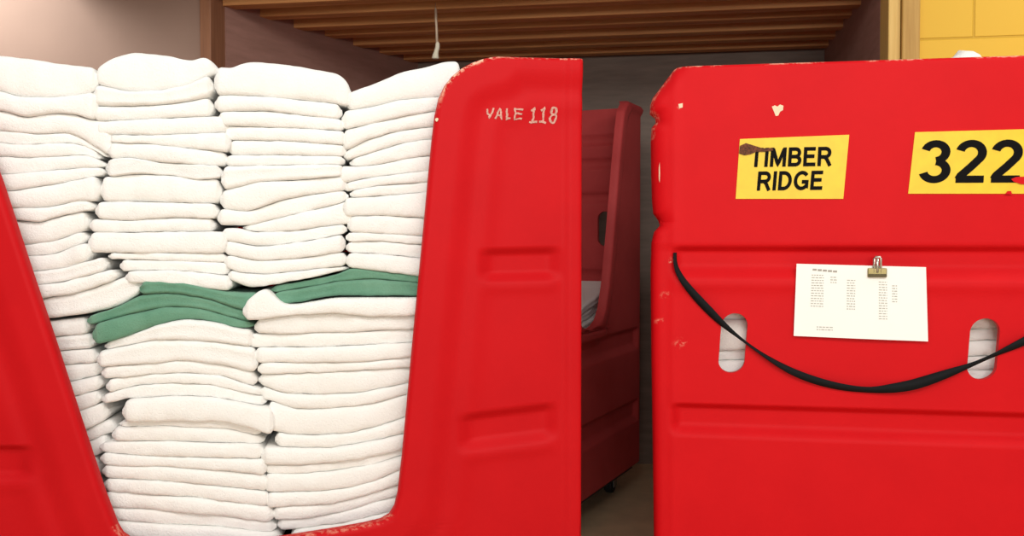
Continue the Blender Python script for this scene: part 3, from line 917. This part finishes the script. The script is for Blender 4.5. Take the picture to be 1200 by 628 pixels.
# ------------------------------------------------------------------ right cart
def right_cart():
    fr = FR
    zt = fr.at(790, 78)[1] + .001; zb = 0.15; depth = 0.76
    sR = fr.at(1258, 300)[0]
    lp = [(791, 77), (776, 97), (764, 113), (761.5, 121), (761, 131), (767, 136), (768, 142), (763, 148), (762, 165), (762.5, 200), (763.5, 235), (765, 250), (771, 258), (773, 264),
          (766, 272), (763, 285), (762, 320), (763, 420), (764.5, 520), (766, 640), (768, 760)]
    ll = [fr.at(x, y) for x, y in lp]
    ll[0] = (ll[0][0], zt + .001)
    ll.append((ll[-1][0], zb - .01))
    lf = edge_fn(ll)
    sE = fr.at(786, 300)[0]
    def zz(x, ys): return [fr.at(x, y)[1] for y in ys]
    # heights of the two grooves, taken at mid face
    g1 = zz(1005, [287, 296, 309, 330]); g2 = zz(1005, [477, 486, 502, 520])
    def disp(S, Z):
        dl = poly_dist(S, Z, ll)
        dr = sR - S; dt = zt - Z
        D = np.zeros_like(S)
        m = sm(sE - .005, sE + .03, S) * (1 - sm(sR - .05, sR - .02, S))
        D -= .020 * (sm(g1[3], g1[2], Z) * (1 - sm(g1[1], g1[0], Z))) * m
        D -= .024 * (sm(g2[3], g2[2], Z) * (1 - sm(g2[1], g2[0], Z))) * m
        D += .004 * sm(g1[1], g1[0] + .01, Z)
        D += .004 * np.exp(-((Z - g1[3] + .01) / .02) ** 2) * m
        D += .003 * np.exp(-((S - sE - .01) / .012) ** 2)
        low = Z < fr.at(780, 262)[1]
        R = np.where(low, .030, .048)
        Rs = np.clip(dl, 0, None)
        x = np.minimum(Rs, R)
        D -= (R - np.sqrt(np.maximum(R * R - (R - x) ** 2, 0)))
        D -= rnd(dr, .03) + rnd(dt, .010)
        return D
    def wear(S, Z):
        dt = zt - Z
        a = .9 * (1 - sm(.001, .006, dt)) * (np.sin(S * 23) > -.3)
        dl = poly_dist(S, Z, ll)
        a += .5 * (1 - sm(.004, .012, dl)) * (Z > zt - .2)
        # scraped corner below the upper panel and beside it
        for (px, py, r, am) in ((785, 305, .012, .8), (797, 402, .02, .35), (780, 345, .016, .4), (772, 375, .012, .4), (797, 124, .008, .8)):
            c = fr.at(px, py)
            a += am * (1 - sm(r * .5, r, np.hypot(S - c[0], (Z - c[1]) * 1.6)))
        return np.clip(a, 0, 1)
    zk = list(np.linspace(zb, zt, 150)) + [z for s, z in ll if zb < z < zt] + list(np.linspace(g1[3] - .03, g1[0] + .02, 30)) + list(np.linspace(g2[3] - .03, g2[0] + .02, 30)) + [zt - .002, zt - .004, zt - .007]
    zk += list(np.linspace(fr.at(770, 290)[1], fr.at(770, 70)[1], 60))
    zs = sorted(set(round(z, 4) for z in zk if zb <= z <= zt))
    face = shell_bm(lf, lambda z: sR, zs, 90, disp, .020, wear)
    slots = []
    for (px, py, hw, hh) in ((859, 402, 15.5, 35), (1152.5, 409, 17.5, 36)):
        c = fr.at(px, py); e = fr.at(px + hw, py); f2 = fr.at(px, py - hh)
        slots.append((c[0], c[1], e[0] - c[0], f2[1] - c[1], .07, -.06, .09))
    face = cut_slots(face, slots, 'y')
    sl = fr.at(768, 300)[0]
    root, inner = cart_root('laundry_cart', fr, sl, sR, depth)
    chz = fr.at(764, 113)[1]
    sides = []
    for s_ in (sl + .012, sR - .025):
        sides.append(plain_wall(s_, s_ + .02, .018, depth, zb, chz if s_ < sR - .1 else zt, .006))
    back = plain_wall(sl, sR, depth - .02, depth, zb, zt - .06, .006)
    bot = plain_wall(sl + .01, sR - .01, .01, depth - .005, zb, zb + .02, .004)
    body_object([face, back, bot] + sides, root)
    bm = bmesh.new()
    zd = fr.at(1000, 470, .1)[1]
    box(bm, sl + .04, sR - .03, .035, depth - .03, zd - .02, zd, .004)
    obj('deck', bm, 'frame', root)
    undercarriage(root, sl, sR, 0, depth, zb)
    vf = lambda s, z: -float(disp(np.array([[s]]), np.array([[z]]))[0, 0])
    P = lambda x, y: fr.at(x, y, -.004)
    # name plate
    q = [P(867, 163), P(995, 158), P(988, 233), P(862, 233)]
    pl = patch('name_plate', q, vf, 'yellow', root, .003)
    pl['label'] = 'yellow plate with the black words TIMBER RIDGE'
    v2 = lambda s, z: vf(s, z) - .0042
    strokes('lettering', 'TIMBER', [P(880, 173.5), P(975, 172), P(974, 194.5), P(878, 196)], v2, 'ink', pl)
    strokes('lettering', 'RIDGE', [P(888.5, 201), P(965, 200), P(963, 222.5), P(886.5, 223.5)], v2, 'ink', pl)
    v3 = lambda s, z: vf(s, z) - .0052
    blob_patch('scuff', [P(*p) for p in [(867, 171), (874, 168), (884, 171), (893, 174), (905, 173.5), (906, 176.5), (895, 178), (886, 178), (879, 181), (872, 182), (866, 180)]], v3, 'scuff', pl)
    # number plate
    q = [P(1072, 155), P(1218, 151), P(1213, 227), P(1064, 227)]
    pl = patch('number_plate', q, vf, 'yellow', root, .003)
    pl['label'] = 'yellow plate with the black number 322'
    strokes('lettering', '322', [P(1080, 165), P(1199, 164), P(1195, 213.5), P(1077, 214)], v2, 'ink', pl, .17, .10)
    blob_patch('torn_patch', [P(*p) for p in [(1184, 210), (1190, 207.5), (1202, 207), (1216, 208), (1214, 216), (1196, 216), (1187, 213)]], v3, 'red', pl)
    blob_patch('torn_patch', [P(*p) for p in [(1177, 227.5), (1180, 224), (1184, 224), (1185, 228)]], v3, 'red', pl)
    # chips in the plastic
    for pts in ([(904.5, 125), (908, 123.5), (911, 125), (914, 122.5), (918, 124), (917.5, 129), (914, 131), (912, 135.5), (909, 136), (907, 131)], [(795, 122), (800, 121), (800, 126), (796, 127)], [(772, 196), (773, 190), (773.5, 203), (773, 214), (772, 210)]):
        blob_patch('paint_chip', [P(*p) for p in pts], lambda s, z: vf(s, z), 'chip', root)
    # strap: a band hanging across the end in a shallow curve
    path = [(791, 296, 5), (791, 306, 5), (793, 316, 7), (800, 329, 9), (814, 346, 11), (830, 363, 12), (846, 379, 9), (864, 394, 4), (884, 409, 3), (905, 423, 6), (930, 437, 10), (960, 448, 11),
            (990, 455, 10), (1020, 458, 8), (1045, 456, 13), (1070, 452, 14), (1092, 445, 13), (1115, 437, 11), (1140, 428, 6), (1165, 417, 6), (1185, 408, 10), (1205, 399, 12), (1235, 381, 11), (1257, 366, 9)]
    cx = np.array([p[0] for p in path], float); cy = np.array([p[1] for p in path], float); cw = np.array([p[2] for p in path], float)
    tt = np.linspace(0, len(path) - 1, 110); idx = np.arange(len(path))
    gx, gy, gw = (smooth_interp(tt, idx, a_, .6) for a_ in (cx, cy, cw))
    gx[0], gy[0] = cx[0], cy[0]
    bm = bmesh.new(); rows = []
    for i in range(len(tt)):
        j0, j1 = max(i - 1, 0), min(i + 1, len(tt) - 1)
        tx, ty = gx[j1] - gx[j0], gy[j1] - gy[j0]
        L = math.hypot(tx, ty) + 1e-9
        nx, ny = -ty / L, tx / L
        w = gw[i] * .42
        tilt = .006 * math.sin(tt[i] * .9)
        c1 = fr.at(gx[i] + nx * w, gy[i] + ny * w, -.02); c2 = fr.at(gx[i] - nx * w, gy[i] - ny * w, -.02)
        off = -.012 if i > 6 else -.004 - .0013 * i
        rows.append([bm.verts.new((c1[0], vf(*c1) * .3 + off - tilt, c1[1])), bm.verts.new((c2[0], vf(*c2) * .3 + off + tilt, c2[1])),
                     bm.verts.new((c2[0], vf(*c2) * .3 + off + tilt + .003, c2[1])), bm.verts.new((c1[0], vf(*c1) * .3 + off - tilt + .003, c1[1]))])
    for a_, b_ in zip(rows, rows[1:]):
        for k in range(4): bm.faces.new((a_[k], a_[(k + 1) % 4], b_[(k + 1) % 4], b_[k]))
    bm.faces.new(rows[0]); bm.faces.new(rows[-1])
    o = obj('strap', bm, 'black', root, True); o['label'] = 'black webbing strap'
    settle(root, inner)
    tag(root, 'tall red plastic cart end with yellow TIMBER RIDGE and 322 plates and black strap', 'laundry cart')

    # paper with its clip
    q = [fr.at(*p, -.01) for p in ((933.5, 309), (1085, 313), (1087.5, 400), (930, 393.5))]
    cs, cz = (q[0][0] + q[1][0]) / 2, min(q[2][1], q[3][1])
    pr = empty('paper_sheet', fr.world(cs, -.008, cz), fr.a)
    tag(pr, 'white printed list sheet clipped to the red cart between the handle holes', 'paper')
    vv = lambda s, z: -.0105 - .004 * math.sin((s - q[0][0]) * 9) ** 2
    mv = Matrix.Translation(Vector((-cs, .008, -cz)))
    sh = patch('sheet', q, vv, 'paper', pr, .0006, 16); sh.data.transform(mv)
    bm2 = bmesh.new()
    rg = random.Random(4)
    def line(bm, x0, x1, y, h):
        z = []
        for (x, yy) in ((x0, y - h), (x1, y - h), (x1, y + h), (x0, y + h)):
            u_, w_ = (x - 930) / 157, 1 - (yy - 309) / 87.
            s, zz_ = quad_map(q, u_, w_); z.append(bm.verts.new((s, vv(s, zz_) - .0011, zz_)))
        z2 = [bm.verts.new(v_.co + Vector((0, .0004, 0))) for v_ in z]
        bm.faces.new(z); bm.faces.new(z2[::-1])
        for k in range(4): bm.faces.new((z[k], z2[k], z2[(k + 1) % 4], z[(k + 1) % 4]))
    for x in np.arange(950, 980, 6.2): line(bm2, x, x + 5, 315.5 + (x - 950) * .06, 1.2)
    cols = []
    for (xa, xb, n, y0) in ((949, 964, 13, 322), (972, 980, 3, 324), (992, 1002, 12, 327), (1030, 1040, 15, 328), (1046, 1052, 7, 332), (957, 976, 2, 384)):
        bm1 = bmesh.new(); cols.append(('printed_column', bm1, 'print'))
        for k in range(n):
            y = y0 + k * 3.1
            x = xa
            while x < xb:
                w = rg.uniform(1.5, 4)
                line(bm1, x, min(x + w, xb), y, .55); x += w + 1
    for nme, b_, mt in cols + [('printed_heading', bm2, 'print2')]:
        o = obj(nme, b_, mt, sh); o.data.transform(mv)
    # binder clip
    c0 = fr.at(1016.5, 314, -.015); c1 = fr.at(1039, 325, -.015)
    ms, mz = (c0[0] + c1[0]) / 2, c1[1]
    cr = empty('binder_clip', fr.world(ms, -.012, mz), fr.a)
    tag(cr, 'small brass binder clip holding the white sheet on the red cart', 'clip')
    hw, hh = (c1[0] - c0[0]) / 2, c0[1] - c1[1]
    bm = bmesh.new()
    box(bm, -hw, hw, -.009, .0, 0, hh, .0025)
    obj('jaw', bm, 'brass', cr)
    bm = bmesh.new(); box(bm, -hw * .95, hw * .95, -.0115, -.0085, .001, hh * .38, .001); o = obj('jaw_edge', bm, 'clipdark', cr)
    bm = bmesh.new()
    zh = fr.at(1028, 301, -.015)[1] - mz
    w2 = hw * .36
    tube(bm, [(-w2, -.006, hh * .5), (-w2, -.007, zh - .004), (-w2 * .6, -.007, zh), (w2 * .6, -.007, zh), (w2, -.007, zh - .004), (w2, -.006, hh * .5)], .0032, 8)
    tube(bm, [(0, -.006, hh * .5), (0, -.007, zh - .004)], .0042, 8)
    obj('wire_handle', bm, 'nickel', cr, True)

    # linen inside, seen through the handle holes
    VI = .05
    zdpx = 463
    L1 = [[(815, 352), (905, 352)], [(815, 374), (905, 376)], [(815, 414), (905, 408)], [(815, 425), (905, 421)], [(815, 462), (905, 463)]]
    stack(fr, L1, [815], [905], VI, .4, 'white', 'seen through the left handle hole', 'towels behind the left handle hole', seed=21, ply=[1, 1, 1, 1])
    L2 = [[(1105, 362), (1200, 360)], [(1105, 387), (1200, 385)], [(1105, 402), (1200, 398)], [(1105, 420), (1200, 417)], [(1105, 436), (1200, 433)], [(1105, 463), (1200, 463)]]
    stack(fr, L2, [1105], [1200], VI, .4, 'white', 'seen through the right handle hole', 'towels behind the right handle hole', seed=22, ply=[1, 1, 1, 1, 1])
    # white bundle standing in the cart, its crown above the rim
    sA, sB = fr.at(1080, 70, .63)[0], fr.at(1146, 70, .63)[0]
    zp = fr.at(1125, 59.5, .63)[1]; zlow = zd
    bd = bmesh.new()
    NR, NS = 26, 28
    rings = []
    for i in range(NR):
        t = i / (NR - 1)
        z = zlow + (zp - zlow) * (1 - (1 - t) ** 1.6 if t > .6 else t * (1 - .4 ** 1.6) / .6)
        rad = 1.0 if t < .72 else math.sqrt(max(0, 1 - ((t - .72) / .28) ** 2))
        rad = rad * (.86 + .14 * min(1, t * 5)) if t < .72 else rad
        ring = []
        for k in range(NS):
            a_ = 2 * PI * k / NS
            nz_ = 1 + .09 * mnoise.noise(Vector((math.cos(a_) * 2, math.sin(a_) * 2, z * 4)))
            x = (sA + sB) / 2 + .012 * t + (sB - sA) * .62 * max(rad, .12) * math.cos(a_) * nz_
            y = .62 + .09 * max(rad, .12) * math.sin(a_) * nz_
            zz_ = z - (.018 * (1 - math.cos(a_)) if t > .8 else 0)
            ring.append(bd.verts.new((x - (sA + sB) / 2, y - .62, zz_ - zlow)))
        rings.append(ring)
    for a_, b_ in zip(rings, rings[1:]):
        for k in range(NS): bd.faces.new((a_[k], a_[(k + 1) % NS], b_[(k + 1) % NS], b_[k]))
    bd.faces.new(rings[0]); bd.faces.new(rings[-1])
    o = obj('linen_bundle', bd, 'white', None, True)
    o.location = fr.world((sA + sB) / 2, .62, zlow); o.rotation_euler = (0, 0, fr.a)
    tag(o, 'white linen bundle peeking over the top rim of the right red cart', 'linen')

right_cart()

# ------------------------------------------------------------------ dark cart between the two
def dark_cart():
    fr = FD
    sR = fr.at(751, 300)[0]
    zt = fr.at(745, 123)[1]; zb = fr.at(748, 541)[1]
    depth = 0.72
    L = 1.42; sL = sR - L
    r_in = [(734, 121), (731, 124), (728.5, 130), (726, 150), (722, 195), (716, 270), (710, 335), (706, 362), (702, 375), (697, 382), (690, 387), (684, 389)]
    rin = [fr.at(x, y) for x, y in r_in]
    rin[0] = (rin[0][0], zt + .0005)
    zlip = rin[-1][1] - .004
    sc = sL + L / 2
    rin += [(rin[-1][0] - .05, zlip), (sc, zlip - .003)]
    out = [rin[0]]
    for s, z in rin[1:]: out.append((s, min(z, out[-1][1] - .0006)))
    rin = out + [(sc, out[-1][1] - .001)]
    lin_ = [(2 * sc - s, z) for s, z in rin]
    rf, lf = edge_fn(rin), edge_fn(lin_)
    openpl = rin[:-1] + lin_[:-1][::-1]
    gz = []
    for ys in ([383, 390, 402, 412], [468, 475, 487, 497]):
        gz.append([fr.at(742, y)[1] for y in ys])
    def disp(S, Z):
        do = poly_dist(S, Z, openpl); dt = zt - Z; dout = np.minimum(S - sL, sR - S)
        e = np.minimum(do, dt + .03)
        D = .014 * (1 - sm(.05, .08, e))
        for k, g in enumerate(gz):
            D -= .022 * sm(g[3], g[2], Z) * (1 - sm(g[1], g[0], Z)) * sm(.03, .06, dout) * (sm(.02, .05, do))
        D -= rnd(do, .016) + rnd(dt, .012) + rnd(dout, .016)
        return D
    zk = [z for s, z in rin] + list(np.linspace(zb, zt, 110))
    for g in gz: zk += list(np.linspace(g[3] - .02, g[0] + .02, 16))
    zs = sorted(set(round(z, 4) for z in zk if zb <= z <= zt))
    right = shell_bm(rf, lambda z: sR, zs, 50, disp, FRONT_T)
    left = shell_bm(lambda z: sL, lf, zs, 50, disp, FRONT_T)
    for v_ in left.verts:
        if v_.co.z > zlip: v_.co.z = zlip + (v_.co.z - zlip) * .75
    zlow = zlip + (zt - zlip) * .75
    root, inner = cart_root('laundry_cart', fr, sL, sR, depth)
    # handle slot in the far end wall: seen through the opening at (710, 268)
    r = ray(710, 268)
    e0 = fr.o + fr.d * sR
    t = (e0 - CAM).dot(fr.d) / r.dot(fr.d)
    p = CAM + r * t
    vs, zsl = (p - fr.o).dot(fr.n), p.z
    zh = []
    for y in (165, 192, 232, 322):
        rr_ = ray(700, y); tt_ = (e0 - CAM).dot(fr.d) / rr_.dot(fr.d); zh.append((CAM + rr_ * tt_).z)
    ends = []
    w = ribbed_wall(sR - .02, sR, .016, depth, zb, zt, zh, True)
    ends.append(cut_slots(w, [(vs, zsl, .036, .085, 0, sR - .09, sR + .09), (depth - vs, zsl, .036, .085, 0, sR - .09, sR + .09)], 'x'))
    w = end_wall(sL, sL + .02, .016, depth, zb, zlow, zlow - .03)
    ends.append(cut_slots(w, [(vs, zsl, .036, .085, 0, sL - .05, sL + .07), (depth - vs, zsl, .036, .085, 0, sL - .05, sL + .07)], 'x'))
    back = plain_wall(sL, sR - .02, depth - .02, depth, zb, zlow - .03, .006)
    bot = plain_wall(sL + .01, sR - .01, .01, depth - .005, zb, zb + .02, .004)
    body_object([right, left, back, bot] + ends, root, 'red_hazed')
    zd = fr.at(706, 425)[1]
    bm = bmesh.new(); box(bm, sL + .03, sR - .03, .035, depth - .03, zd - .02, zd, .004)
    obj('deck', bm, 'frame', root)
    undercarriage(root, sL, sR, 0, depth, zb)
    settle(root, inner)
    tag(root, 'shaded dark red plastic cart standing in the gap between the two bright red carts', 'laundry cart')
    # folded linen on its deck, against the far end
    zt2 = fr.at(700, 344, .15)[1]
    n = 6
    s1 = sR - .08; s0 = s1 - .46
    hgt = zt2 - zd
    for k in range(n):
        za, zb_ = zd + hgt * (n - 1 - k) / n, zd + hgt * (n - k) / n
        def mk(z0):
            return lambda x: z0 + .0 * np.asarray(x) + (z0 - zd) / hgt * (0.12 * (np.asarray(x) - s0) / (s1 - s0) - .06)
        tp, bt = mk(zb_), mk(za)
        o = towel('folded_towel', fr, .10 + .012 * (k % 2), .45, s0, s1, (lambda f: lambda x: f(x) - .002)(tp), (lambda f: lambda x: f(x) + .002)(bt), 'white', 400 + k, 2)
        pos = 'topmost' if k == 0 else ('lowest' if k == n - 1 else ORD[k] + ' from the top')
        tag(o, 'white folded towel, %s of the small pile inside the shaded red cart' % pos, 'towel', 'towels in the shaded cart')

dark_cart()

# ------------------------------------------------------------------ light
def area(name, loc, rot, sx, sy, power, col=(1, .975, .93)):
    l = bpy.data.lights.new(name, 'AREA'); l.shape = 'RECTANGLE'; l.size = sx; l.size_y = sy
    l.energy = power; l.color = col
    o = bpy.data.objects.new(name, l); COL.objects.link(o)
    o.location = loc; o.rotation_euler = rot
    return o

area('tube_or_fill_lamp', (-1.1, 0.7, 2.9), (math.radians(38), 0, math.radians(-12)), 1.8, 0.6, 20)
area('tube_or_fill_lamp', (0.9, -0.5, 2.9), (math.radians(48), 0, math.radians(4)), 3.0, 0.8, 62)
area('tube_or_fill_lamp', (0.4, -3.6, 1.75), (math.radians(88), 0, 0), 2.4, 0.9, 85)  # frontal fill added to brighten the alcove and its ceiling
area('tube_or_fill_lamp', (-2.35, 3.55, 2.55), (math.radians(35), math.radians(-5), 0), 0.35, 0.35, 15, (.95, 1, 1))
area('tube_or_fill_lamp', (2.3, 2.1, 2.75), (math.radians(35), 0, 0), 0.6, 0.4, 13)  # fill added to brighten the yellow wall
w = bpy.data.worlds.new('world'); SC.world = w; w.use_nodes = True
bg = w.node_tree.nodes['Background']
bg.inputs['Color'].default_value = (1, .95, .88, 1); bg.inputs['Strength'].default_value = 0.40

SC.view_settings.view_transform = 'Standard'
SC.view_settings.look = 'None'
SC.view_settings.gamma = 1.0
SC.view_settings.exposure = 0.0
SC.view_settings.use_curve_mapping = False
